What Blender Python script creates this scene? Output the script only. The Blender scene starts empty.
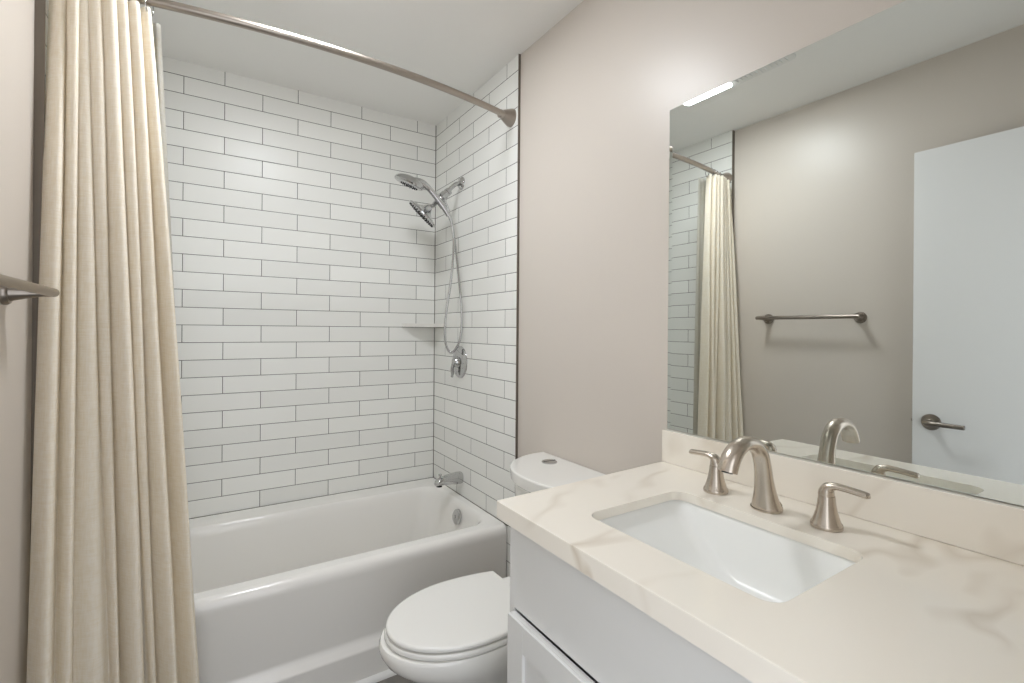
import bpy, bmesh, math, random
from mathutils import Vector, Matrix

random.seed(7)
scene = bpy.context.scene
col = scene.collection
PI = math.pi
ZR = 0.43                      # height of the tub deck above the floor


def K(z):                      # height given from the tub deck -> height from the floor
    return z + ZR


# ------------------------------------------------------------------ camera, world, light, exposure
cam_data = bpy.data.cameras.new('camera')
cam = bpy.data.objects.new('camera', cam_data)
col.objects.link(cam)
scene.camera = cam
FPX, CY, YAW, ROLL = 480.27, 330.29, 0.57193, 0.007875
cam_data.sensor_fit = 'HORIZONTAL'
cam_data.sensor_width = 36.0
cam_data.lens = FPX / 1024 * 36.0
cam_data.shift_y = -(341.5 - CY) / 1024
cam_data.clip_start = 0.02
fw = Vector((math.sin(YAW), math.cos(YAW), 0))
rt = Vector((math.cos(YAW), -math.sin(YAW), 0))
up = rt.cross(fw)
r2 = rt * math.cos(ROLL) - up * -math.sin(ROLL)
u2 = -rt * math.sin(ROLL) + up * math.cos(ROLL)
m = Matrix((r2, u2, -fw)).transposed().to_4x4()
m.translation = Vector((-1.1173, -2.5559, K(0.8456)))
cam.matrix_world = m

DAY = 2.15                      # bright daylit room outside the doorway
LAMP = 63.0                    # radiance of the bathroom fan light's lens
world = bpy.data.worlds.new('world')
scene.world = world
world.use_nodes = True
world.node_tree.nodes['Background'].inputs[0].default_value = (0.97, 1.0, 1.05, 1)
world.node_tree.nodes['Background'].inputs[1].default_value = DAY

scene.view_settings.view_transform = 'Standard'
scene.view_settings.look = 'None'
scene.view_settings.gamma = 1.0
scene.view_settings.use_curve_mapping = False
scene.view_settings.exposure = 0.0
scene.cycles.use_denoising = True
scene.cycles.max_bounces = 12
scene.cycles.diffuse_bounces = 8
scene.cycles.glossy_bounces = 8
scene.cycles.transmission_bounces = 8
scene.cycles.sample_clamp_indirect = 6.0

# the doorway is declared as a portal so that the daylight entering there is sampled well
pl = bpy.data.lights.new('doorway_portal', 'AREA')
pl.shape = 'RECTANGLE'
pl.size, pl.size_y = 0.76, 2.05
pl.cycles.is_portal = True
plo = bpy.data.objects.new('doorway_portal', pl)
col.objects.link(plo)
plo.location = (-1.035, -2.68, 1.025)
plo.rotation_euler = (math.radians(90), 0, 0)


# ------------------------------------------------------------------ materials
def lin(c):
    return tuple((v / 12.92 if v <= 0.04045 else ((v + 0.055) / 1.055) ** 2.4) for v in [x / 255 for x in c])


def base_mat(name, rgb, rough=0.5, metal=0.0, spec=0.5, coat=0.0):
    mt = bpy.data.materials.new(name)
    mt.use_nodes = True
    nt = mt.node_tree
    b = nt.nodes['Principled BSDF']
    b.inputs['Base Color'].default_value = (*lin(rgb), 1)
    b.inputs['Roughness'].default_value = rough
    b.inputs['Metallic'].default_value = metal
    b.inputs['Specular IOR Level'].default_value = spec
    b.inputs['Coat Weight'].default_value = coat
    return mt, nt, b


def noise_bump(nt, b, scale, strength, dist=0.001, stretch=(1, 1, 1)):
    tc = nt.nodes.new('ShaderNodeTexCoord')
    mp = nt.nodes.new('ShaderNodeMapping')
    mp.inputs['Scale'].default_value = stretch
    n = nt.nodes.new('ShaderNodeTexNoise')
    n.inputs['Scale'].default_value = scale
    n.inputs['Detail'].default_value = 3
    bp = nt.nodes.new('ShaderNodeBump')
    bp.inputs['Strength'].default_value = strength
    bp.inputs['Distance'].default_value = dist
    nt.links.new(tc.outputs['Object'], mp.inputs[0])
    nt.links.new(mp.outputs[0], n.inputs['Vector'])
    nt.links.new(n.outputs['Fac'], bp.inputs['Height'])
    nt.links.new(bp.outputs[0], b.inputs['Normal'])
    return tc, mp, n


def plain(name, rgb, rough=0.5, metal=0.0, spec=0.5, bump=None, coat=0.0):
    mt, nt, b = base_mat(name, rgb, rough, metal, spec, coat)
    if bump:
        noise_bump(nt, b, *bump)
    return mt


M_PAINT = plain('beige_paint', (207, 199, 190), 0.36, spec=0.45, bump=(160, 0.10, 0.0006))
M_CEIL = plain('ceiling_paint', (238, 237, 234), 0.55, spec=0.3, bump=(120, 0.08, 0.0006))
M_WHITE = plain('white_lacquer', (226, 226, 224), 0.32, bump=(60, 0.03, 0.0005))
M_DOOR = plain('door_paint', (232, 232, 232), 0.35, bump=(90, 0.04, 0.0005))
M_PORC = plain('white_porcelain', (238, 237, 233), 0.07, coat=0.4, bump=(6, 0.02, 0.001))
M_SEAT = plain('white_seat_plastic', (236, 235, 231), 0.16, bump=(8, 0.02, 0.001))
M_TUB = plain('white_tub_enamel', (236, 234, 230), 0.13, bump=(5, 0.03, 0.001))
M_SINK = plain('sink_porcelain', (245, 246, 244), 0.26, spec=0.3, bump=(6, 0.02, 0.001))
M_CHROME = plain('chrome', (196, 196, 196), 0.08, metal=1.0, bump=(20, 0.01, 0.0005))
M_DARKMETAL = plain('dark_metal_edge', (118, 110, 100), 0.4, metal=0.6, bump=(80, 0.03, 0.0005))
M_DARK = plain('dark_rubber', (30, 29, 28), 0.6, bump=(80, 0.05, 0.0005))
M_CAULK = plain('grey_caulk', (112, 108, 102), 0.7, bump=(80, 0.05, 0.0005))
M_SHELF = plain('white_stone_shelf', (222, 220, 214), 0.3, bump=(40, 0.03, 0.0005))


def brushed(name, rgb, rough):
    mt, nt, b = base_mat(name, rgb, rough, 1.0)
    noise_bump(nt, b, 350, 0.05, 0.0004, (1, 1, 0.05))
    return mt


M_NICKEL = brushed('brushed_nickel', (200, 190, 178), 0.27)
M_ROD = brushed('rod_nickel', (172, 163, 154), 0.36)
M_NICKEL_DARK = brushed('satin_nickel', (150, 142, 134), 0.28)


def emission(name, rgb, strength):
    mt = bpy.data.materials.new(name)
    mt.use_nodes = True
    nt = mt.node_tree
    nt.nodes.remove(nt.nodes['Principled BSDF'])
    e = nt.nodes.new('ShaderNodeEmission')
    e.inputs[0].default_value = (*rgb, 1)
    e.inputs[1].default_value = strength
    nt.links.new(e.outputs[0], nt.nodes['Material Output'].inputs[0])
    return mt


M_LAMP = emission('lit_lens', (0.97, 1.0, 1.04), LAMP)


def mirror_mat():
    mt, nt, b = base_mat('mirror_silver', (222, 226, 223), 0.012, 1.0)
    tc, mp, n = noise_bump(nt, b, 2.0, 0.0005, 0.0001)
    return mt


M_MIRROR = mirror_mat()
M_GLASSEDGE = plain('ground_glass_edge', (176, 190, 184), 0.2, bump=(60, 0.03, 0.0004))


def tile_mat(name, axis):
    """3 x 12 inch white glazed tile in running bond with grey grout."""
    mt, nt, b = base_mat(name, (233, 233, 229), 0.3, spec=0.28)
    N = nt.nodes.new
    tc = N('ShaderNodeTexCoord')
    sep = N('ShaderNodeSeparateXYZ')
    com = N('ShaderNodeCombineXYZ')
    nt.links.new(tc.outputs['Object'], sep.inputs[0])
    sx = N('ShaderNodeMath')
    sx.operation = 'ADD'
    sx.inputs[1].default_value = 0.1130 if axis == 'X' else 0.1450
    sz = N('ShaderNodeMath')
    sz.operation = 'SUBTRACT'
    sz.inputs[1].default_value = ZR
    nt.links.new(sep.outputs[axis], sx.inputs[0])
    nt.links.new(sep.outputs['Z'], sz.inputs[0])
    nt.links.new(sx.outputs[0], com.inputs[0])
    nt.links.new(sz.outputs[0], com.inputs[1])

    def brick(msize, smooth):
        k = N('ShaderNodeTexBrick')
        k.offset = 0.5
        k.offset_frequency = 2
        k.squash = 1.0
        k.inputs['Scale'].default_value = 1.0
        k.inputs['Mortar Size'].default_value = msize
        k.inputs['Mortar Smooth'].default_value = smooth
        k.inputs['Bias'].default_value = 0.0
        k.inputs['Brick Width'].default_value = 0.30898
        k.inputs['Row Height'].default_value = 0.078
        nt.links.new(com.outputs[0], k.inputs['Vector'])
        return k
    k1 = brick(0.0013, 0.0)
    k1.inputs['Color1'].default_value = (*lin((230, 230, 226)), 1)
    k1.inputs['Color2'].default_value = (*lin((237, 237, 233)), 1)
    k1.inputs['Mortar'].default_value = (*lin((84, 81, 77)), 1)
    nt.links.new(k1.outputs['Color'], b.inputs['Base Color'])
    rr = N('ShaderNodeMapRange')
    rr.inputs['To Min'].default_value = 0.3
    rr.inputs['To Max'].default_value = 0.8
    nt.links.new(k1.outputs['Fac'], rr.inputs['Value'])
    nt.links.new(rr.outputs[0], b.inputs['Roughness'])
    k2 = brick(0.0045, 0.75)
    inv = N('ShaderNodeMath')
    inv.operation = 'SUBTRACT'
    inv.inputs[0].default_value = 1.0
    nt.links.new(k2.outputs['Fac'], inv.inputs[1])
    nz = N('ShaderNodeTexNoise')
    nz.inputs['Scale'].default_value = 9
    nz.inputs['Detail'].default_value = 1
    nt.links.new(tc.outputs['Object'], nz.inputs['Vector'])
    mx = N('ShaderNodeMath')
    mx.operation = 'MULTIPLY_ADD'
    mx.inputs[1].default_value = 0.35
    nt.links.new(nz.outputs['Fac'], mx.inputs[0])
    nt.links.new(inv.outputs[0], mx.inputs[2])
    bp = N('ShaderNodeBump')
    bp.inputs['Strength'].default_value = 0.5
    bp.inputs['Distance'].default_value = 0.0012
    nt.links.new(mx.outputs[0], bp.inputs['Height'])
    nt.links.new(bp.outputs[0], b.inputs['Normal'])
    return mt


M_TILE_X = tile_mat('subway_tile_back', 'X')
M_TILE_Y = tile_mat('subway_tile_side', 'Y')


def quartz_mat():
    mt, nt, b = base_mat('veined_quartz', (244, 238, 227), 0.14, coat=0.2)
    N = nt.nodes.new
    tc = N('ShaderNodeTexCoord')
    mp = N('ShaderNodeMapping')
    mp.inputs['Rotation'].default_value = (0.2, 0.3, 0.75)
    mp.inputs['Scale'].default_value = (1.0, 2.1, 1.0)
    nt.links.new(tc.outputs['Object'], mp.inputs[0])
    big = N('ShaderNodeTexNoise')
    big.inputs['Scale'].default_value = 1.5
    big.inputs['Detail'].default_value = 3
    big.inputs['Roughness'].default_value = 0.55
    big.inputs['Distortion'].default_value = 0.35
    nt.links.new(mp.outputs[0], big.inputs['Vector'])
    sub = N('ShaderNodeMath')
    sub.operation = 'SUBTRACT'
    sub.inputs[1].default_value = 0.5
    ab = N('ShaderNodeMath')
    ab.operation = 'ABSOLUTE'
    nt.links.new(big.outputs['Fac'], sub.inputs[0])
    nt.links.new(sub.outputs[0], ab.inputs[0])
    ramp = N('ShaderNodeMapRange')
    ramp.inputs['From Min'].default_value = 0.0
    ramp.inputs['From Max'].default_value = 0.03
    ramp.inputs['To Min'].default_value = 1.0
    ramp.inputs['To Max'].default_value = 0.0
    nt.links.new(ab.outputs[0], ramp.inputs['Value'])
    msk = N('ShaderNodeTexNoise')
    msk.inputs['Scale'].default_value = 3.1
    nt.links.new(tc.outputs['Object'], msk.inputs['Vector'])
    mr = N('ShaderNodeMapRange')
    mr.inputs['From Min'].default_value = 0.45
    mr.inputs['From Max'].default_value = 0.70
    mr.inputs['To Min'].default_value = 0.0
    mr.inputs['To Max'].default_value = 0.75
    nt.links.new(msk.outputs['Fac'], mr.inputs['Value'])
    mu = N('ShaderNodeMath')
    mu.operation = 'MULTIPLY'
    nt.links.new(ramp.outputs[0], mu.inputs[0])
    nt.links.new(mr.outputs[0], mu.inputs[1])
    mix = N('ShaderNodeMix')
    mix.data_type = 'RGBA'
    mix.inputs['A'].default_value = (*lin((244, 238, 227)), 1)
    mix.inputs['B'].default_value = (*lin((206, 193, 174)), 1)
    nt.links.new(mu.outputs[0], mix.inputs['Factor'])
    nt.links.new(mix.outputs['Result'], b.inputs['Base Color'])
    return mt


M_QUARTZ = quartz_mat()


def cloth_mat(name, rgb, trans, rough, weave):
    mt, nt, b = base_mat(name, rgb, rough, spec=0.15)
    N = nt.nodes.new
    tc = N('ShaderNodeTexCoord')
    heights = []
    for st in ((260, 260, 30), (30, 30, 420)):
        mp = N('ShaderNodeMapping')
        mp.inputs['Scale'].default_value = st
        nt.links.new(tc.outputs['Object'], mp.inputs[0])
        n = N('ShaderNodeTexNoise')
        n.inputs['Scale'].default_value = 1.0
        n.inputs['Detail'].default_value = 2
        nt.links.new(mp.outputs[0], n.inputs['Vector'])
        heights.append(n)
    ad = N('ShaderNodeMath')
    ad.operation = 'ADD'
    nt.links.new(heights[0].outputs['Fac'], ad.inputs[0])
    nt.links.new(heights[1].outputs['Fac'], ad.inputs[1])
    crease = N('ShaderNodeTexNoise')
    crease.inputs['Scale'].default_value = 14
    crease.inputs['Detail'].default_value = 4
    crease.inputs['Distortion'].default_value = 0.6
    nt.links.new(tc.outputs['Object'], crease.inputs['Vector'])
    b1 = N('ShaderNodeBump')
    b1.inputs['Strength'].default_value = weave
    b1.inputs['Distance'].default_value = 0.012
    nt.links.new(crease.outputs['Fac'], b1.inputs['Height'])
    b2 = N('ShaderNodeBump')
    b2.inputs['Strength'].default_value = weave
    b2.inputs['Distance'].default_value = 0.0012
    nt.links.new(ad.outputs[0], b2.inputs['Height'])
    nt.links.new(b1.outputs[0], b2.inputs['Normal'])
    nt.links.new(b2.outputs[0], b.inputs['Normal'])
    t = N('ShaderNodeBsdfTranslucent')
    slub = N('ShaderNodeMix')
    slub.data_type = 'RGBA'
    slub.inputs['A'].default_value = (*lin([c * d for c, d in zip(rgb, (0.975, 0.965, 0.94))]), 1)
    slub.inputs['B'].default_value = (*lin(rgb), 1)
    sr = N('ShaderNodeMapRange')
    sr.inputs['From Min'].default_value = 0.75
    sr.inputs['From Max'].default_value = 1.2
    nt.links.new(ad.outputs[0], sr.inputs['Value'])
    nt.links.new(sr.outputs[0], slub.inputs['Factor'])
    nt.links.new(slub.outputs['Result'], b.inputs['Base Color'])
    nt.links.new(slub.outputs['Result'], t.inputs[0])
    nt.links.new(b2.outputs[0], t.inputs['Normal'])
    mx = N('ShaderNodeMixShader')
    mx.inputs[0].default_value = trans
    nt.links.new(b.outputs[0], mx.inputs[1])
    nt.links.new(t.outputs[0], mx.inputs[2])
    nt.links.new(mx.outputs[0], nt.nodes['Material Output'].inputs[0])
    return mt


M_CURTAIN = cloth_mat('cream_linen', (254, 249, 239), 0.36, 0.85, 0.25)
M_LINER = cloth_mat('white_liner_film', (222, 220, 214), 0.6, 0.35, 0.04)


def floor_mat():
    mt, nt, b = base_mat('grey_floor_tile', (120, 117, 111), 0.35)
    N = nt.nodes.new
    tc = N('ShaderNodeTexCoord')
    k = N('ShaderNodeTexBrick')
    k.offset = 0.5
    k.inputs['Scale'].default_value = 1
    k.inputs['Brick Width'].default_value = 0.61
    k.inputs['Row Height'].default_value = 0.305
    k.inputs['Mortar Size'].default_value = 0.0015
    k.inputs['Color1'].default_value = (*lin((122, 119, 113)), 1)
    k.inputs['Color2'].default_value = (*lin((114, 111, 106)), 1)
    k.inputs['Mortar'].default_value = (*lin((90, 87, 83)), 1)
    nt.links.new(tc.outputs['Object'], k.inputs['Vector'])
    nt.links.new(k.outputs['Color'], b.inputs['Base Color'])
    return mt


M_FLOOR = floor_mat()


# ------------------------------------------------------------------ mesh helpers
class MB:
    def __init__(self):
        self.v, self.f = [], []

    def add(self, verts, faces):
        o = len(self.v)
        self.v += [tuple(p) for p in verts]
        self.f += [tuple(i + o for i in f) for f in faces]

    def rings(self, rings, closed=True, cap0=False, cap1=False, loop=False):
        n = len(rings[0])
        fs = []
        R = len(rings)
        for i in range(R if loop else R - 1):
            a, b_ = i * n, ((i + 1) % R) * n
            for j in range(n if closed else n - 1):
                k = (j + 1) % n
                fs.append((a + j, a + k, b_ + k, b_ + j))
        if cap0:
            fs.append(tuple(reversed(range(n))))
        if cap1:
            fs.append(tuple(range((R - 1) * n, R * n)))
        self.add([p for r in rings for p in r], fs)

    def box(self, x0, x1, y0, y1, z0, z1, bev=0.0, seg=2):
        bm = bmesh.new()
        bmesh.ops.create_cube(bm, size=1)
        for v in bm.verts:
            v.co = ((x0 + x1) / 2 + v.co.x * (x1 - x0), (y0 + y1) / 2 + v.co.y * (y1 - y0), (z0 + z1) / 2 + v.co.z * (z1 - z0))
        if bev:
            bmesh.ops.bevel(bm, geom=bm.edges[:], offset=bev, segments=seg, profile=0.5, affect='EDGES')
        bm.verts.index_update()
        self.add([v.co.copy() for v in bm.verts], [tuple(v.index for v in f.verts) for f in bm.faces])
        bm.free()

    def lathe(self, prof, center, axis=(0, 0, 1), n=28, cap0=True, cap1=True, sx=1.0, sy=1.0):
        """prof: (radius, distance along axis)."""
        ax = Vector(axis).normalized()
        e1 = ax.orthogonal().normalized() if abs(ax.z) < 0.99 else Vector((1, 0, 0))
        e2 = ax.cross(e1)
        c = Vector(center)
        rs = []
        for r, h in prof:
            rs.append([c + ax * h + (e1 * math.cos(2 * PI * k / n) * sx + e2 * math.sin(2 * PI * k / n) * sy) * r for k in range(n)])
        self.rings(rs, True, cap0, cap1)

    def tube(self, pts, rad, n=16, side=None, cap=True):
        """sweep along pts; rad = number, list of numbers or list of (r_side, r_normal)."""
        P = [Vector(p) for p in pts]
        if not isinstance(rad, (list, tuple)):
            rad = [rad] * len(P)
        T = []
        for i in range(len(P)):
            a, b_ = P[max(i - 1, 0)], P[min(i + 1, len(P) - 1)]
            T.append((b_ - a).normalized())
        s = Vector(side) if side else T[0].orthogonal()
        rs = []
        for i, p in enumerate(P):
            s = (s - T[i] * s.dot(T[i])).normalized()
            nn = T[i].cross(s)
            r = rad[i]
            ra, rb = r if isinstance(r, (list, tuple)) else (r, r)
            rs.append([p + s * math.cos(2 * PI * k / n) * ra + nn * math.sin(2 * PI * k / n) * rb for k in range(n)])
        self.rings(rs, True, cap, cap)

    def obj(self, name, mat, parent=None, smooth=40, loc=None):
        """link as one mesh; with loc, the origin is moved there."""
        o3 = Vector(loc) if loc else Vector((0, 0, 0))
        if parent is not None and loc is None:
            o3 = Vector(parent['_o'])
        me = bpy.data.meshes.new(name)
        me.from_pydata([tuple(Vector(p) - o3) for p in self.v], [], self.f)
        me.validate()
        bm = bmesh.new()
        bm.from_mesh(me)
        bmesh.ops.remove_doubles(bm, verts=bm.verts[:], dist=1e-6)
        bmesh.ops.recalc_face_normals(bm, faces=bm.faces[:])
        bm.to_mesh(me)
        bm.free()
        if smooth:
            me.shade_smooth()
            me.set_sharp_from_angle(angle=math.radians(smooth))
        me.materials.append(mat)
        o = bpy.data.objects.new(name, me)
        col.objects.link(o)
        if smooth and smooth <= 60:
            wn = o.modifiers.new('weighted_normals', 'WEIGHTED_NORMAL')
            wn.keep_sharp = True
            wn.weight = 80
        o['_o'] = tuple(o3)
        if parent is not None:
            o.parent = parent
            po = Vector(parent['_o'])
            o.location = o3 - po
        else:
            o.location = o3
        return o


def spline(pts, n=8):
    """Catmull-Rom through pts; works on tuples of any length."""
    out = []
    P = [tuple(p) for p in pts]
    for i in range(len(P) - 1):
        p0, p1, p2, p3 = P[max(i - 1, 0)], P[i], P[i + 1], P[min(i + 2, len(P) - 1)]
        for k in range(n):
            t = k / n
            out.append(tuple(0.5 * (2 * b_ + (c - a) * t + (2 * a - 5 * b_ + 4 * c - d) * t * t + (3 * b_ - a - 3 * c + d) * t ** 3)
                             for a, b_, c, d in zip(p0, p1, p2, p3)))
    out.append(P[-1])
    return out


def tag(o, label, cat, group=None):
    o['label'] = label
    o['category'] = cat
    if group:
        o['group'] = group
    return o


def thing(name, loc, label, cat, group=None):
    o = bpy.data.objects.new(name, None)
    o.empty_display_size = 0.05
    col.objects.link(o)
    o.location = loc
    o['_o'] = tuple(loc)
    return tag(o, label, cat, group)


def structure(o, label=None):
    o['kind'] = 'structure'
    if label:
        o['label'] = label
    return o


def rrect(x0, x1, y0, y1, r, z, n=6):
    """rounded rectangle ring, counter-clockwise, 4*(n+1) points."""
    r = min(r, (x1 - x0) / 2 - 1e-5, (y1 - y0) / 2 - 1e-5)
    out = []
    for cx, cy, a0 in ((x1 - r, y1 - r, 0), (x0 + r, y1 - r, PI / 2), (x0 + r, y0 + r, PI), (x1 - r, y0 + r, 1.5 * PI)):
        for k in range(n + 1):
            a = a0 + PI / 2 * k / n
            out.append((cx + r * math.cos(a), cy + r * math.sin(a), z))
    return out


# ------------------------------------------------------------------ the room
XL_T, XL_P = -1.457, -1.475          # left wall: tile face, painted face
XR_T, XR_P = 0.0, 0.008              # right wall: tile face, painted face
YR_E, YL_E = -0.856, -0.900          # front edges of the tile on the right and left walls
YF = -2.548                          # inside face of the wall with the doorway
ZC = K(2.015)
DX0, DX1, DH = -1.415, -0.655, 2.05  # doorway


def wall(name, boxes, mat, label=None):
    b = MB()
    for q in boxes:
        b.box(*q)
    return structure(b.obj(name, mat, smooth=0), label)


wall('floor', [(-2.3, 0.6, -3.2, 0.12, -0.05, 0.0)], M_FLOOR)
wall('ceiling', [(XL_P - 0.08, 0.09, YF - 0.13, 0.08, ZC, ZC + 0.06)], M_CEIL)
wall('wall_back', [(XL_T - 0.1, 0.1, 0.0, 0.08, 0, ZC)], M_TILE_X, 'white running-bond tile wall behind the tub')
wall('wall_alcove_right', [(XR_T, XR_P + 0.08, YR_E, 0.0, 0, ZC)], M_TILE_Y, 'white tile side wall of the tub carrying the shower')
wall('wall_alcove_left', [(XL_P - 0.08, XL_T, YL_E, 0.0, 0, ZC)], M_TILE_Y, 'white tile side wall behind the curtain')
wall('wall_right', [(XR_P, XR_P + 0.08, YF - 0.13, YR_E, 0, ZC)], M_PAINT)
wall('wall_left', [(XL_P - 0.08, XL_P, YF - 0.13, YL_E, 0, ZC)], M_PAINT)
wall('wall_front', [(XL_P, DX0, YF - 0.13, YF, 0, ZC), (DX1, XR_P, YF - 0.13, YF, 0, ZC), (DX0, DX1, YF - 0.13, YF, DH, ZC)], M_PAINT)
# thin metal edge strips where the tile stops, and the caulk line in the corner
wall('trim_1', [(XR_T - 0.0015, XR_P, YR_E - 0.004, YR_E + 0.0005, 0, ZC)], M_DARKMETAL, 'dark metal strip at the tile edge by the beige wall')
wall('trim_2', [(XL_P, XL_T + 0.0015, YL_E - 0.004, YL_E + 0.0005, 0, ZC)], M_DARKMETAL, 'dark metal strip at the tile edge behind the curtain')
b = MB()
b.add([(0, 0, K(0)), (-0.0035, 0, K(0)), (0, -0.003, K(0)), (0, 0, ZC), (-0.0035, 0, ZC), (0, -0.003, ZC)], [(0, 1, 2), (5, 4, 3), (1, 4, 5, 2), (0, 3, 4, 1), (2, 5, 3, 0)])
structure(b.obj('trim_3', M_CAULK, smooth=0), 'grey caulk line in the tiled corner')
b = MB()
b.box(XL_T, XR_T, -0.003, 0.0, K(-0.003), K(0.0006))
b.box(-0.003, XR_T, -0.80, 0.0, K(-0.003), K(0.0006))
structure(b.obj('trim_4', M_CAULK, smooth=0), 'grey caulk line between tub deck and tile')

# door leaf, opened flat against the left wall
b = MB()
b.box(-1.435, -1.400, -2.530, -1.767, 0.012, K(1.607), 0.002)
door = structure(b.obj('door_1', M_DOOR), 'white door opened flat against the left wall')
HZ = K(0.482)
b = MB()
b.lathe([(0.0, -0.001), (0.033, -0.001), (0.033, 0.004), (0.031, 0.008), (0.014, 0.010), (0.012, 0.012), (0.012, 0.030), (0.0, 0.030)], (-1.400, -1.830, HZ), (1, 0, 0), 32)
b.tube([(-1.368, -1.818, HZ), (-1.356, -1.830, HZ), (-1.352, -1.85, HZ), (-1.352, -1.90, HZ), (-1.352, -1.945, HZ)], [0.010, 0.0105, 0.010, 0.0095, 0.009], 16)
b.obj('door_handle', M_NICKEL_DARK, door)
b = MB()
b.box(-1.429, -1.406, -1.7675, -1.7655, HZ - 0.028, HZ + 0.028)
b.lathe([(0, 0), (0.008, 0), (0.007, 0.006), (0, 0.007)], (-1.4175, -1.766, HZ), (0, 1, 0), 12)
b.obj('door_latch', M_NICKEL_DARK, door)

# ------------------------------------------------------------------ ceiling fan light (only its near edge shows in the mirror)
fan = thing('fan_light', (-0.82, -1.22, ZC), 'white ceiling vent with a lit lens, seen at the mirror top edge', 'ceiling light')
b = MB()
rr_ = [rrect(-0.985, -0.655, -1.50, -0.955, 0.02, ZC), rrect(-0.985, -0.655, -1.50, -0.955, 0.02, ZC - 0.008),
       rrect(-0.975, -0.665, -1.49, -0.965, 0.02, ZC - 0.015)]
b.rings(rr_, True, True, True)
b.obj('housing', M_WHITE, fan)
b = MB()
b.rings([rrect(-0.955, -0.685, -1.225, -0.98, 0.015, ZC - 0.0145), rrect(-0.955, -0.685, -1.225, -0.98, 0.015, ZC - 0.019),
         rrect(-0.945, -0.695, -1.215, -0.99, 0.015, ZC - 0.022)], True, True, True)
b.obj('lens', M_LAMP, fan)
b = MB()
for k in range(11):
    y = -1.475 + k * 0.022
    b.box(-0.955, -0.685, y, y + 0.010, ZC - 0.019, ZC - 0.0145)
b.obj('grille', M_WHITE, fan)
# ------------------------------------------------------------------ bathtub
b = MB()
X0, X1, Y0, Y1 = XL_T + 0.003, -0.004, -0.80, -0.004
n = 8
tub_rings = [
    rrect(X0, X1, Y0 - 0.020, Y1, 0.004, K(-0.43), n),
    rrect(X0, X1, Y0 - 0.020, Y1, 0.004, K(-0.318), n),
    rrect(X0, X1, Y0 - 0.017, Y1, 0.004, K(-0.309), n),
    rrect(X0, X1, Y0 - 0.006, Y1, 0.004, K(-0.292), n),
    rrect(X0, X1, Y0 + 0.001, Y1, 0.004, K(-0.284), n),
    rrect(X0, X1, Y0 + 0.003, Y1, 0.004, K(-0.270), n),
    rrect(X0, X1, Y0, Y1, 0.004, K(-0.045), n),
    rrect(X0, X1, Y0 + 0.0005, Y1, 0.004, K(-0.030), n),
    rrect(X0, X1, Y0 + 0.004, Y1, 0.004, K(-0.016), n),
    rrect(X0, X1, Y0 + 0.011, Y1, 0.004, K(-0.006), n),
    rrect(X0, X1, Y0 + 0.022, Y1, 0.004, K(-0.001), n),
    rrect(X0, X1, Y0 + 0.032, Y1, 0.004, K(0.0), n),
    rrect(X0 + 0.075, X1 - 0.030, Y0 + 0.072, -0.118, 0.10, K(-0.001), n),
    rrect(X0 + 0.085, X1 - 0.036, Y0 + 0.080, -0.124, 0.10, K(-0.004), n),
    rrect(X0 + 0.095, X1 - 0.044, Y0 + 0.088, -0.131, 0.10, K(-0.012), n),
    rrect(X0 + 0.102, X1 - 0.049, Y0 + 0.093, -0.136, 0.10, K(-0.026), n),
    rrect(X0 + 0.108, X1 - 0.053, Y0 + 0.097, -0.140, 0.10, K(-0.045), n),
    rrect(X0 + 0.17, X1 - 0.075, Y0 + 0.112, -0.157, 0.11, K(-0.17), n),
    rrect(X0 + 0.23, X1 - 0.098, Y0 + 0.127, -0.172, 0.12, K(-0.29), n),
    rrect(X0 + 0.26, X1 - 0.115, Y0 + 0.142, -0.188, 0.13, K(-0.325), n),
    rrect(X0 + 0.31, X1 - 0.150, Y0 + 0.175, -0.222, 0.13, K(-0.350), n),
    rrect(X0 + 0.38, X1 - 0.22, Y0 + 0.24, -0.285, 0.10, K(-0.360), n),
]
b.rings(tub_rings, True, False, True)
tub = tag(b.obj('bathtub', M_TUB, smooth=60, loc=(-0.73, -0.40, 0)), 'white alcove bathtub with stepped front apron below the tiled wall', 'bathtub')
b = MB()
oc = Vector((-0.0685, -0.445, K(-0.066)))
b.lathe([(0, 0.012), (0.012, 0.012), (0.030, 0.010), (0.036, 0.005), (0.037, -0.004)], oc, (-1, 0, 0.18), 28, cap0=False)
ovf = b.obj('overflow_plate', M_CHROME, tub)
b = MB()
b.lathe([(0, 0.0), (0.007, 0.0), (0.007, 0.004), (0, 0.005)], oc + Vector((-0.011, 0, 0.002)), (-1, 0, 0.18), 14)
b.obj('overflow_knob', M_CHROME, ovf)
b = MB()
b.lathe([(0, 0.004), (0.02, 0.004), (0.032, 0.003), (0.035, -0.002)], (-0.36, -0.42, K(-0.359)), (0, 0, 1), 24, cap0=False)
b.obj('drain', M_CHROME, tub)
# quarter-round shoe on the floor along the apron
b = MB()
prof = [(-0.8205, 0.0), (-0.8205, 0.018)] + [(-0.8205 - 0.018 * math.sin(a), 0.018 * math.cos(a)) for a in [PI / 2 * k / 5 for k in range(1, 6)]]
b.rings([[(x, y, z) for y, z in prof] for x in (X0, X1)], True, True, True)
structure(b.obj('trim_5', M_WHITE), 'white quarter-round strip on the floor along the tub')

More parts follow.
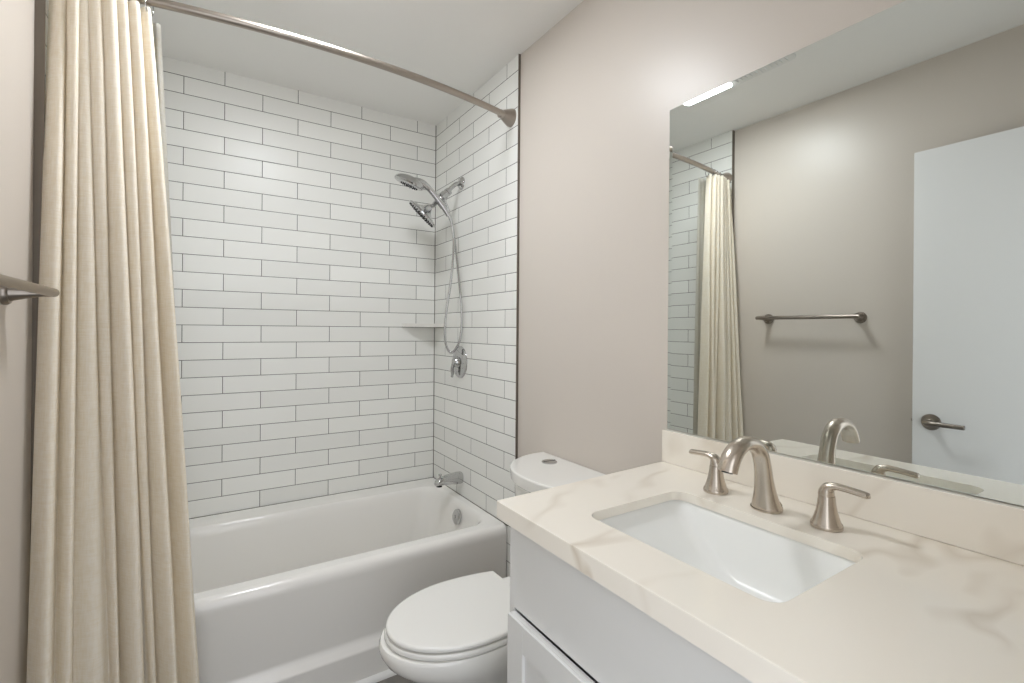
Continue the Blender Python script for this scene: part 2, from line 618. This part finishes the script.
# ------------------------------------------------------------------ tub spout, valve, shelf, shower
SY = -0.352
sp = thing('tub_spout', (0, SY, K(0.095)), 'chrome tub spout with diverter knob low on the tiled side wall', 'tub spout')
b = MB()
sec = []
for x, zt, zb, w in ((0.0, 0.120, 0.064, 0.024), (-0.004, 0.122, 0.062, 0.026), (-0.03, 0.122, 0.063, 0.025), (-0.07, 0.118, 0.066, 0.0235), (-0.105, 0.111, 0.069, 0.0225), (-0.128, 0.103, 0.070, 0.0215), (-0.139, 0.094, 0.070, 0.019), (-0.143, 0.084, 0.071, 0.014)):
    zc, hz = (zt + zb) / 2, (zt - zb) / 2
    ring = []
    for k in range(20):
        a = 2 * PI * k / 20
        c, s = math.cos(a), math.sin(a)
        ring.append((x, SY + w * math.copysign(abs(c) ** 0.75, c), K(zc + hz * math.copysign(abs(s) ** 0.75, s))))
    sec.append(ring)
b.rings(sec, True, True, True)
b.obj('body', M_CHROME, sp, smooth=50)
b = MB()
b.lathe([(0.004, 0), (0.004, 0.012), (0.008, 0.014), (0.0085, 0.020), (0.005, 0.024), (0, 0.0245)], (-0.118, SY, K(0.104)), (0, 0, 1), 16)
b.obj('diverter_knob', M_CHROME, sp)
b = MB()
b.lathe([(0, -0.002), (0.0145, -0.002), (0.0145, 0.006), (0, 0.006)], (-0.122, SY, K(0.066)), (0, 0, 1), 16)
b.obj('outlet', M_DARK, sp)

VY, VZ = -0.328, K(0.680)
va = thing('shower_valve', (0, VY, VZ), 'round chrome shower valve plate with a lever on the tiled side wall', 'shower valve')
b = MB()
b.lathe([(0, -0.001), (0.083, -0.001), (0.083, 0.002), (0.080, 0.006), (0.070, 0.010), (0.045, 0.014), (0.030, 0.016), (0, 0.016)], (0, VY, VZ), (-1, 0, 0), 40)
b.obj('escutcheon', M_CHROME, va)
b = MB()
b.lathe([(0.030, 0.014), (0.028, 0.022), (0.026, 0.030), (0.020, 0.038), (0, 0.041)], (0, VY, VZ), (-1, 0, 0), 28)
b.obj('hub', M_CHROME, va)
b = MB()
b.tube(spline([(-0.028, VY, VZ + 0.010), (-0.038, VY + 0.004, VZ - 0.012), (-0.039, VY + 0.012, VZ - 0.040), (-0.034, VY + 0.020, VZ - 0.062), (-0.034, VY + 0.026, VZ - 0.078)]),
       [(0.013 - 0.006 * k / 32, 0.010 - 0.003 * k / 32) for k in range(33)], 14)
b.obj('lever', M_CHROME, va)

# corner shelf
b = MB()
zs0, zs1 = K(0.8600), K(0.8790)
ol = [(0, 0), (-0.195, 0), (-0.195, -0.012), (-0.012, -0.165), (0, -0.165)]
b.rings([[(x, y, zs0) for x, y in ol], [(x, y, zs0 + 0.001) for x, y in ol], [(x, y, zs1) for x, y in ol]], True, True, True)
tag(b.obj('corner_shelf', M_SHELF, smooth=0, loc=(0, 0, zs0)), 'white triangular corner shelf set into the tiled corner behind the hose', 'shelf')

# fixed shower head on its arm
PY = -0.333
sh = thing('overhead_shower', (0, PY, K(1.60)), 'chrome fixed shower head with a wide tilted disc on a wall arm', 'shower')
b = MB()
b.lathe([(0, -0.001), (0.033, -0.001), (0.033, 0.003), (0.028, 0.010), (0.016, 0.016), (0, 0.017)], (0, PY, K(1.600)), (-1, 0, 0), 28)
b.obj('flange', M_CHROME, sh)
b = MB()
b.tube(spline([(0.0, PY, K(1.600)), (-0.030, PY, K(1.592)), (-0.060, PY, K(1.568)), (-0.085, PY, K(1.535))], 6), 0.0105, 16)
b.obj('arm', M_CHROME, sh)
b = MB()
dv = Vector((-0.72, 0, -0.69)).normalized()
p0 = Vector((-0.070, PY, K(1.552)))
b.lathe([(0.013, 0), (0.019, 0.004), (0.020, 0.020), (0.0165, 0.024), (0.0165, 0.030), (0.022, 0.034), (0.023, 0.062), (0.018, 0.068), (0.013, 0.074), (0.0125, 0.10)], p0, dv, 24)
b.obj('diverter', M_CHROME, sh)
b = MB()
hc = Vector((-0.221, PY, K(1.407)))
nd = Vector((0.62, -0.34, 0.70)).normalized()          # back of the disc faces the arm
b.lathe([(0.0, 0.0), (0.078, 0.0), (0.086, 0.004), (0.086, 0.011), (0.078, 0.016), (0.045, 0.026), (0.026, 0.040), (0.018, 0.052), (0.014, 0.060), (0, 0.061)], hc, nd, 40, cap0=False, cap1=False)
b.tube([hc + nd * 0.055, Vector((-0.158, PY, K(1.462))), p0 + dv * 0.095], 0.0115, 14)
disc = b.obj('head_disc', M_CHROME, sh)
b = MB()
e1 = nd.orthogonal().normalized()
e2 = nd.cross(e1)
for ri, cnt in ((0.02, 8), (0.04, 16), (0.06, 24), (0.076, 30)):
    for k in range(cnt):
        a = 2 * PI * k / cnt
        b.lathe([(0.0032, 0.001), (0.0026, -0.003), (0, -0.0035)], hc + e1 * ri * math.cos(a) + e2 * ri * math.sin(a), nd, 8, cap0=False, cap1=False)
b.obj('nozzles', M_DARK, disc)

# hand shower: oval head, handle, hose
hs = thing('hand_shower', (-0.10, PY - 0.012, K(1.45)), 'chrome hand shower with oval head and long looped hose on the wall bracket', 'hand shower')
HY = PY - 0.020
b = MB()
P = spline([(-0.262, HY, K(1.560)), (-0.225, HY, K(1.557)), (-0.190, HY, K(1.537)), (-0.150, HY, K(1.500)), (-0.112, HY, K(1.457)), (-0.083, HY, K(1.418))], 6)
L = len(P)
b.tube(P, [0.021 - 0.008 * min(1, k / 12) + 0.0015 * math.sin(PI * k / L) for k in range(L)], 18)
b.obj('handle', M_CHROME, hs)
b = MB()
fn = Vector((0.30, -0.24, 0.92)).normalized()
b.lathe([(0, -0.012), (0.050, -0.012), (0.062, -0.008), (0.066, 0.0), (0.062, 0.012), (0.048, 0.024), (0.026, 0.032), (0, 0.034)], (-0.292, HY, K(1.547)), fn, 36, sx=1.0, sy=1.15, cap0=False, cap1=False)
head = b.obj('spray_head', M_CHROME, hs)
b = MB()
e1 = fn.orthogonal().normalized()
e2 = fn.cross(e1)
for ri, cnt in ((0.012, 6), (0.026, 12), (0.040, 18)):
    for k in range(cnt):
        a = 2 * PI * k / cnt
        b.lathe([(0.003, 0.001), (0.0024, -0.003), (0, -0.0035)], Vector((-0.287, HY, K(1.545))) - fn * 0.012 + e1 * ri * math.cos(a) + e2 * ri * math.sin(a), fn, 8, cap0=False, cap1=False)
b.obj('spray_nozzles', M_DARK, head)
b = MB()
b.lathe([(0.010, -0.018), (0.017, -0.016), (0.018, 0.016), (0.010, 0.018)], (-0.123, HY, K(1.470)), Vector((0.70, 0, -0.72)), 20)
b.tube([(-0.120, HY, K(1.473)), (-0.118, PY, K(1.502))], 0.009, 12)
b.obj('bracket', M_CHROME, hs)
hose_pts = spline([(-0.085, HY, K(1.420)), (-0.068, HY - 0.002, K(1.385)), (-0.057, HY, K(1.33)), (-0.054, HY, K(1.27)), (-0.067, HY, K(1.10)), (-0.086, HY + 0.01, K(0.945)), (-0.094, HY + 0.01, K(0.844)), (-0.083, PY, K(0.769)),
                   (-0.056, PY, K(0.730)), (-0.034, PY - 0.015, K(0.752)), (-0.020, PY - 0.035, K(0.804)), (-0.016, PY - 0.042, K(0.897)), (-0.019, PY - 0.036, K(1.0)), (-0.028, PY - 0.018, K(1.153)), (-0.040, PY, K(1.305)), (-0.056, PY, K(1.39)), (-0.083, PY, K(1.470)), (-0.110, PY, K(1.508))], 26)
b = MB()
b.tube(hose_pts, [0.0068 if k % 2 else 0.0058 for k in range(len(hose_pts))], 10)
b.obj('hose', M_CHROME, hs, smooth=80)

# ------------------------------------------------------------------ shower rod, rings, curtain, liner
ZA, ZB, YA, YB = K(1.742), K(1.764), -0.862, -0.803


def rodp(u):                                       # u = 0 left wall .. 1 right wall
    return Vector((XL_T + (XR_T - XL_T) * u, YA + (YB - YA) * u - 4 * 0.094 * u * (1 - u), ZA + (ZB - ZA) * u))


rod = thing('shower_rod', rodp(0.5), 'curved brushed nickel shower rod bowed out across the tub alcove', 'curtain rod')
b = MB()
b.tube([rodp(0.008 + 0.984 * k / 60) for k in range(61)], 0.0127, 18)
b.obj('pole', M_ROD, rod)
for u, sx in ((0.0, 1), (1.0, -1)):
    p = rodp(u)
    q = rodp(0.03 if u == 0 else 0.97)
    b = MB()
    b.lathe([(0, 0.0), (0.038, 0.0), (0.038, 0.006), (0.035, 0.014), (0.026, 0.036), (0.020, 0.050), (0.0175, 0.052), (0.0175, 0.066), (0.0, 0.066)], p, (q - p).normalized() * 0.6 + Vector((sx, 0, 0)) * 0.4, 32)
    b.obj('flange', M_ROD, rod)

NF = 8
folds = [  # top width, bottom width, top depth, bottom depth
    (1.35, 1.30, 0.016, 0.026), (0.75, 0.90, 0.018, 0.026), (0.85, 1.95, 0.020, 0.018), (0.95, 0.30, 0.022, 0.010),
    (1.15, 1.75, 0.024, 0.052), (0.85, 0.30, 0.020, 0.010), (1.10, 1.45, 0.026, 0.048), (1.05, 1.30, 0.022, 0.036)]


def fold_edges(t):
    w = [a + (c - a) * t for a, c, _, _ in folds]
    s = sum(w)
    e = [0]
    for x in w:
        e.append(e[-1] + x / s)
    return e


def curtain_point(s, t):
    tt = t * t * (3 - 2 * t) * 0.55 + t * 0.45
    e = fold_edges(tt)
    k = min(int(s * NF), NF - 1)
    fr = s * NF - k
    x_lin = e[k] + (e[k + 1] - e[k]) * fr
    d = folds[k][2] + (folds[k][3] - folds[k][2]) * tt
    wob = 0.006 * math.sin(3.1 * t + 1.7 * k) + 0.004 * math.sin(9 * t + 2.3 * k)
    # profile: broad rounded ridge towards the room, narrower valley
    prof = (0.5 - 0.5 * math.cos(2 * PI * fr)) ** (0.6 + 0.25 * t)
    top = Vector((-1.450 + 0.210 * x_lin, -0.885 - 0.020 * math.sin(PI * x_lin) - 0.010 * x_lin, 0))
    bot = Vector((-1.458 + 0.362 * x_lin, -1.020 + 0.075 * x_lin, 0))
    base = top + (bot - top) * (t ** 0.92)
    nrm = Vector((0.35, -0.94, 0))
    swing = -0.010 * math.sin(2 * PI * fr + 0.2) * (1.0 - 0.75 * t) * math.sin(PI * s) ** 0.5
    p = base + nrm * (d * (prof - 0.5) * 1.6 + wob * prof) + Vector((swing * 0.7, 0, 0))
    ztop = K(1.722) - 0.024 * max(0.0, 1 - s / 0.3)
    z = ztop + (0.045 - ztop) * t
    hang = 0.010 * (1 - prof) * max(0, 1 - t * 14)     # cloth dips between the hooks
    return (p.x, p.y, z - hang)


def sheet(fn, ns, nt, thick, name, mat, loc):
    b = MB()
    vs = [fn(i / ns, j / nt) for j in range(nt + 1) for i in range(ns + 1)]
    fs = []
    for j in range(nt):
        for i in range(ns):
            a = j * (ns + 1) + i
            fs.append((a, a + 1, a + ns + 2, a + ns + 1))
    b.add(vs, fs)
    o = b.obj(name, mat, None, smooth=180, loc=loc)
    md = o.modifiers.new('thickness', 'SOLIDIFY')
    md.thickness = thick
    md.offset = 0
    return o


cur = sheet(curtain_point, 200, 90, 0.0012, 'shower_curtain', M_CURTAIN, (-1.33, -0.90, K(1.722)))
tag(cur, 'cream linen shower curtain gathered in folds at the left end of the rod', 'shower curtain')


def liner_point(s, t):
    x = -1.430 + (0.205 + 0.100 * t) * s
    y = -0.843 - 0.050 * t + 0.008 * math.sin(2 * PI * 6 * s + 2 * t) * (1 - 0.3 * t)
    return (x, y, K(1.715) + (K(-0.36) - K(1.715)) * t)


lin_o = sheet(liner_point, 120, 40, 0.0006, 'curtain_liner', M_LINER, (-1.33, -0.83, K(1.715)))
tag(lin_o, 'thin white shower liner hanging behind the cream curtain', 'shower liner')

ORD = ['closest to the tiled wall', 'second from the tiled wall', 'third from the tiled wall', 'third from the curtain\'s free edge', 'second from the curtain\'s free edge', 'at the curtain\'s free edge']
ring_us = [0.022, 0.047, 0.072, 0.097, 0.122, 0.144]
b = MB()
b.tube([(0, 0.022 * math.cos(2 * PI * k / 24), 0.026 * math.sin(2 * PI * k / 24) - 0.010) for k in range(25)], 0.0017, 8, cap=False)
ring0 = b.obj('curtain_ring', M_CHROME, None, smooth=80)
for i, u in enumerate(ring_us):
    o = ring0 if i == 0 else ring0.copy()
    if i:
        col.objects.link(o)
    o.location = rodp(u) + Vector((0, 0, -0.0035))
    o.rotation_euler = (0, 0, 0.25 - 0.12 * i)
    tag(o, 'thin chrome curtain ring on the rod, ' + ORD[i], 'curtain ring', 'curtain rings on the rod')

# ------------------------------------------------------------------ towel bar on the left wall
TZ = K(0.922)
tb = thing('towel_bar', (XL_P, -1.33, TZ), 'brushed nickel towel bar on the beige left wall', 'towel bar')
b = MB()
b.tube([(-1.400, -1.084, TZ), (-1.400, -1.088, TZ), (-1.400, -1.57, TZ), (-1.400, -1.574, TZ)], [0.0085, 0.0098, 0.0098, 0.0085], 18)
b.obj('bar', M_NICKEL_DARK, tb)
for y, s in ((-1.112, 1), (-1.546, -1)):
    b = MB()
    b.lathe([(0, 0), (0.027, 0.0), (0.027, 0.006), (0.024, 0.011), (0.0, 0.012)], (XL_P, y, TZ - 0.004), (1, 0, 0), 28)
    b.tube(spline([(XL_P + 0.008, y, TZ - 0.004), (XL_P + 0.03, y, TZ - 0.003), (XL_P + 0.06, y + 0.004 * s, TZ - 0.001), (-1.398, y + 0.010 * s, TZ)], 5),
           [(0.020 - 0.009 * min(1, k / 9), 0.020 - 0.0105 * min(1, k / 9)) for k in range(16)], 16)
    b.obj('post', M_NICKEL_DARK, tb)

# ------------------------------------------------------------------ toilet
TY = -1.285
to = thing('toilet', (-0.36, TY, 0), 'white toilet with closed lid between the tub and the vanity', 'toilet')


def egg(xc, af, ab, hw, xback, z, n=40, y0=TY):
    """outline: rounded front towards -x, cut straight at xback."""
    out = []
    tb_ = math.acos(min(1.0, (xback - xc) / ab))
    for k in range(n + 1):
        a = tb_ + (2 * PI - 2 * tb_) * k / n
        c, s = math.cos(a), math.sin(a)
        x = xc + (ab if c > 0 else af) * c
        out.append((x, y0 + hw * s, z))
    return out


b = MB()
bowl = [(0.0, (-0.33, 0.235, 0.24, 0.105)), (0.03, (-0.33, 0.23, 0.24, 0.100)), (0.12, (-0.33, 0.205, 0.24, 0.095)), (0.19, (-0.33, 0.20, 0.25, 0.098)),
        (0.25, (-0.35, 0.205, 0.27, 0.112)), (0.29, (-0.38, 0.215, 0.30, 0.128)), (0.32, (-0.41, 0.225, 0.33, 0.144)), (0.345, (-0.43, 0.237, 0.33, 0.157)), (0.37, (-0.444, 0.251, 0.33, 0.168)),
        (0.392, (-0.450, 0.258, 0.33, 0.173)), (0.410, (-0.450, 0.260, 0.33, 0.174)), (0.4185, (-0.450, 0.255, 0.33, 0.170)), (0.420, (-0.450, 0.245, 0.33, 0.162))]
b.rings([egg(c[0], c[1], c[2], c[3], min(-0.125, c[0] + c[2] * 0.96), z) for z, c in bowl], True, True, True)
b.obj('bowl', M_PORC, to, smooth=50)
b = MB()   # seat ring
S = lambda hw, af, z: egg(-0.455, af, 0.34, hw, -0.280, z)
b.rings([S(0.168, 0.236, 0.4215), S(0.171, 0.240, 0.426), S(0.171, 0.240, 0.433), S(0.168, 0.237, 0.437)], True, True, True)
b.obj('seat', M_SEAT, to, smooth=50)
b = MB()   # lid
b.rings([S(0.163, 0.230, 0.4395), S(0.167, 0.235, 0.442), S(0.168, 0.236, 0.448), S(0.166, 0.234, 0.4525), S(0.161, 0.229, 0.4545), S(0.12, 0.18, 0.4555), S(0.06, 0.09, 0.456)], True, True, True)
b.obj('lid', M_SEAT, to, smooth=50)
for s in (-1, 1):
    b = MB()
    b.box(-0.279, -0.238, TY + s * 0.075 - 0.022, TY + s * 0.075 + 0.022, 0.4205, 0.446, 0.006)
    b.obj('hinge', M_SEAT, to)


def bowed(x_back, depth, hw, z, p=2.35, n=36):
    """outline with a straight back at the wall and a smoothly bowed front towards -x."""
    pts = [(x_back, TY - hw, z), (x_back, TY + hw, z)]
    for k in range(1, n):
        a = PI * k / n
        c, s_ = math.cos(a), math.sin(a)
        pts.append((x_back - depth * s_ ** (2 / p), TY + hw * math.copysign(abs(c) ** (2 / p), c), z))
    return pts


b = MB()
b.rings([bowed(-0.012, 0.190, 0.196, 0.421, 2.8), bowed(-0.010, 0.195, 0.204, 0.45, 2.8), bowed(-0.008, 0.214, 0.224, 0.757, 2.6)], True, True, True)
b.obj('tank', M_PORC, to, smooth=50)
b = MB()
zl = K(0.372)
b.rings([bowed(0.002, 0.240, 0.237, zl - 0.044), bowed(0.004, 0.247, 0.243, zl - 0.037), bowed(0.005, 0.250, 0.245, zl - 0.006),
         bowed(0.005, 0.2485, 0.2435, zl - 0.0018), bowed(0.0045, 0.244, 0.240, zl)], True, True, True)
tl = b.obj('tank_lid', M_PORC, to, smooth=60)
b = MB()
b.lathe([(0.0, -0.002), (0.028, -0.002), (0.028, 0.003), (0.025, 0.005), (0, 0.0055)], (-0.066, -1.178, zl), (0, 0, 1), 28)
btn = b.obj('flush_button', M_CHROME, tl)
b = MB()
b.box(-0.092, -0.040, -1.1788, -1.1772, zl + 0.0045, zl + 0.0062)
b.obj('button_split', M_DARK, btn)

# ------------------------------------------------------------------ vanity
VL, VR = -1.675, -2.540
ZT = K(0.4755)                 # countertop surface
ZB_ = ZT - 0.036
van = thing('vanity_cabinet', (-0.28, -2.1, 0), 'white shaker vanity cabinet under the pale stone countertop', 'cabinet')
b = MB()
b.box(-0.550, 0.004, VL - 0.018, VL, 0.0, ZB_ - 0.0005)
b.box(-0.550, 0.004, VR, VR + 0.018, 0.0, ZB_ - 0.0005)
b.box(-0.545, 0.004, VR + 0.018, VL - 0.018, 0.10, 0.118)
b.box(-0.02, 0.004, VR + 0.018, VL - 0.018, 0.118, ZB_ - 0.10)
b.box(-0.480, -0.462, VR + 0.018, VL - 0.018, 0.0, 0.10)
b.obj('body', M_WHITE, van, smooth=0)
b = MB()
b.box(-0.5505, -0.532, VR + 0.0005, VL - 0.0002, K(0.2505), ZB_ - 0.0005, 0.0012)
b.obj('front_panel', M_WHITE, van)


def shaker(y0, y1, z0, z1):
    x1, x0 = -0.5485, -0.5675       # back, front
    w = 0.057
    b = MB()
    b.box(x0 + 0.007, x1, y0, y1, z0, z1)
    for q in ((y0, y0 + w, z0, z1), (y1 - w, y1, z0, z1), (y0 + w, y1 - w, z0, z0 + w), (y0 + w, y1 - w, z1 - w, z1)):
        b.box(x0, x0 + 0.0072, *q, 0.0008, 1)
    return b


ym = (VL + VR) / 2
for y0, y1, hy in ((ym + 0.0015, VL - 0.018, ym + 0.03), (VR + 0.001, ym - 0.0015, ym - 0.03)):
    d = shaker(y0, y1, 0.105, K(0.2435)).obj('door', M_WHITE, van)
    b = MB()
    zh = 0.48
    b.tube([(-0.592, hy, zh - 0.07), (-0.592, hy, zh + 0.07)], 0.005, 12)
    for dz in (-0.048, 0.048):
        b.tube([(-0.5665, hy, zh + dz), (-0.592, hy, zh + dz)], 0.004, 10)
    b.obj('handle', M_NICKEL_DARK, d)

# countertop with the basin opening
HX0, HX1, HY0, HY1, HR = -0.464, -0.180, -2.206, -1.822, 0.030
CF, CBk, CR = -0.5785, 0.006, -2.542


def outer(inset, z):
    pts = rrect(CF + inset, CBk - inset * 0.0, CR + inset, -1.650, 0.003, z, 6)
    out = []
    for x, y, zz in pts:
        if y > -2.0:
            t = (x - CF) / (CBk - CF)
            y = (-1.661 + 0.025 * t) - inset + (y + 1.650)
        out.append((x, y, zz))
    return out


b = MB()
hole = lambda g, z: rrect(HX0 - g, HX1 + g, HY0 - g, HY1 + g, HR, z, 6)
ZS = ZT - 0.020                # underside of the slab; its edge is built down to ZB_
b.rings([outer(0.02, ZS), outer(0.02, ZB_), outer(0, ZB_), outer(0, ZT - 0.0022), outer(0.0006, ZT - 0.0007), outer(0.0022, ZT), hole(0.0018, ZT), hole(0.0004, ZT - 0.0006), hole(0.0, ZT - 0.002), hole(0.0, ZS)], True, loop=True)
tag(b.obj('countertop', M_QUARTZ, smooth=35, loc=(-0.29, -2.1, ZB_)), 'pale veined stone countertop on the white vanity', 'countertop')

b = MB()
b.box(-0.0140, 0.0075, -2.540, -1.636, ZT + 0.0003, K(0.5655), 0.0016)
tag(b.obj('backsplash', M_QUARTZ, loc=(0, -2.09, ZT)), 'pale stone backsplash strip standing on the countertop under the mirror', 'backsplash')

# undermount basin
b = MB()
sk = lambda x0, x1, y0, y1, r, z: rrect(x0, x1, y0, y1, r, z, 8)
zz = ZS - 0.0006
g = 0.004
b.rings([sk(HX0 - 0.03, HX1 + 0.03, HY0 - 0.03, HY1 + 0.03, 0.05, zz - 0.012), sk(HX0 - 0.03, HX1 + 0.03, HY0 - 0.03, HY1 + 0.03, 0.05, zz),
         sk(HX0 - g, HX1 + g, HY0 - g, HY1 + g, HR + g, zz), sk(HX0 - g + 0.002, HX1 + g - 0.002, HY0 - g + 0.003, HY1 + g - 0.003, HR + g, zz - 0.006),
         sk(HX0 + 0.004, HX1 - 0.002, HY0 + 0.008, HY1 - 0.020, HR + 0.006, zz - 0.024),
         sk(HX0 + 0.010, HX1 - 0.005, HY0 + 0.018, HY1 - 0.050, 0.034, zz - 0.056), sk(HX0 + 0.018, HX1 - 0.010, HY0 + 0.032, HY1 - 0.088, 0.034, zz - 0.090),
         sk(HX0 + 0.030, HX1 - 0.020, HY0 + 0.050, HY1 - 0.122, 0.036, zz - 0.112), sk(HX0 + 0.052, HX1 - 0.040, HY0 + 0.078, HY1 - 0.150, 0.036, zz - 0.124),
         sk(HX0 + 0.110, HX1 - 0.105, HY0 + 0.16, HY1 - 0.19, 0.02, zz - 0.130)], True, False, True)
sink = tag(b.obj('sink', M_SINK, smooth=70, loc=(-0.32, -2.01, zz - 0.13)), 'white rectangular undermount basin set in the stone countertop', 'sink')
b = MB()
b.lathe([(0, 0.002), (0.016, 0.002), (0.021, 0.003), (0.023, -0.001)], (-0.318, -2.03, zz - 0.1295), (0, 0, 1), 24, cap0=False)
b.obj('drain', M_CHROME, sink)

# faucet: spout and two lever handles
sy = -2.0
b = MB()
C9 = spline([(-0.122, 0.0, 0.0, 0.0310, 0.0285), (-0.122, 0.0, 0.005, 0.0312, 0.0285), (-0.1235, 0.0, 0.010, 0.0285, 0.0260), (-0.127, 0.0, 0.030, 0.0232, 0.0215), (-0.132, 0.0, 0.060, 0.0188, 0.0172),
             (-0.138, 0.0, 0.092, 0.0172, 0.0150), (-0.150, 0.0, 0.122, 0.0172, 0.0138), (-0.172, 0.0, 0.141, 0.0175, 0.0134), (-0.200, 0.0, 0.147, 0.0182, 0.0134), (-0.226, 0.0, 0.141, 0.0190, 0.0140), (-0.246, 0.0, 0.126, 0.0196, 0.0148),
             (-0.257, 0.0, 0.108, 0.0198, 0.0150), (-0.261, 0.0, 0.098, 0.0196, 0.0150)], 5)
b.tube([(x, sy + y, ZT + 0.0005 + z) for x, y, z, ra, rb in C9], [(ra, rb) for x, y, z, ra, rb in C9], 28, side=(0, 1, 0))
spt = tag(b.obj('faucet_spout', M_NICKEL, smooth=60, loc=(-0.122, sy, ZT)), 'brushed nickel arched faucet spout behind the basin, between two handles', 'faucet')
b = MB()
b.lathe([(0, 0.0), (0.0105, 0.0), (0.0105, 0.003), (0, 0.003)], (-0.2615, sy, ZT + 0.0965), (0.3, 0, 1), 16)
b.obj('aerator', M_DARK, spt)


def handle(y, s, label):
    x = -0.115
    t = thing('lever_tap', (x, y, ZT), label, 'tap', 'lever taps beside the spout')
    b = MB()
    b.lathe([(0, 0.0003), (0.0270, 0.0003), (0.0275, 0.005), (0.0262, 0.009), (0.0245, 0.010), (0.0212, 0.020), (0.0178, 0.032), (0.0155, 0.045), (0.0142, 0.058), (0.0138, 0.060)], (x, y, ZT), (0, 0, 1), 32, cap0=True)
    b.obj('base', M_NICKEL, t, smooth=50)
    b = MB()
    L = spline([(x, y - 0.001 * s, ZT + 0.0605, 0.0138, 0.0138), (x, y, ZT + 0.068, 0.0134, 0.0130), (x, y + 0.004 * s, ZT + 0.0765, 0.0120, 0.0100), (x, y + 0.016 * s, ZT + 0.0812, 0.0104, 0.0068), (x, y + 0.032 * s, ZT + 0.0812, 0.0096, 0.0062),
                (x, y + 0.050 * s, ZT + 0.0800, 0.0092, 0.0060), (x, y + 0.066 * s, ZT + 0.0785, 0.0088, 0.0058), (x, y + 0.0675 * s, ZT + 0.0784, 0.0070, 0.0042)], 6)
    b.tube([q[:3] for q in L], [(q[3], q[4]) for q in L], 20, side=(1, 0, 0))
    b.obj('lever', M_NICKEL, t, smooth=60)


handle(-1.877, 1, 'brushed nickel lever handle between the spout and the toilet tank')
handle(-2.112, -1, 'brushed nickel lever handle on the doorway side of the spout')

# ------------------------------------------------------------------ mirror
my0, my1, mz0, mz1 = -2.538, -1.6425, K(0.5675), K(1.478)


def mrect(i, x):
    return [(x, my0 + i, mz0 + i), (x, my1 - i, mz0 + i), (x, my1 - i, mz1 - i), (x, my0 + i, mz1 - i)]


mi = thing('wall_mirror', (XR_P, -2.09, mz0), 'large frameless wall mirror above the stone backsplash', 'mirror')
b = MB()
b.rings([mrect(0.0, 0.0075), mrect(0.0, 0.0012)], True, True, False)
b.obj('glass_edge', M_GLASSEDGE, mi, smooth=0)
b = MB()
yb = my1 - 0.011                # narrow bevel along the upright edge
b.add([(0.0012, my1, mz0), (0.0012, my1, mz1), (0.0009, yb, mz0), (0.0009, yb, mz1), (0.0009, my0, mz0), (0.0009, my0, mz1)], [(0, 1, 3, 2), (2, 3, 5, 4)])
b.obj('mirror_pane', M_MIRROR, mi, smooth=0)

for o in bpy.data.objects:
    if '_o' in o:
        del o['_o']
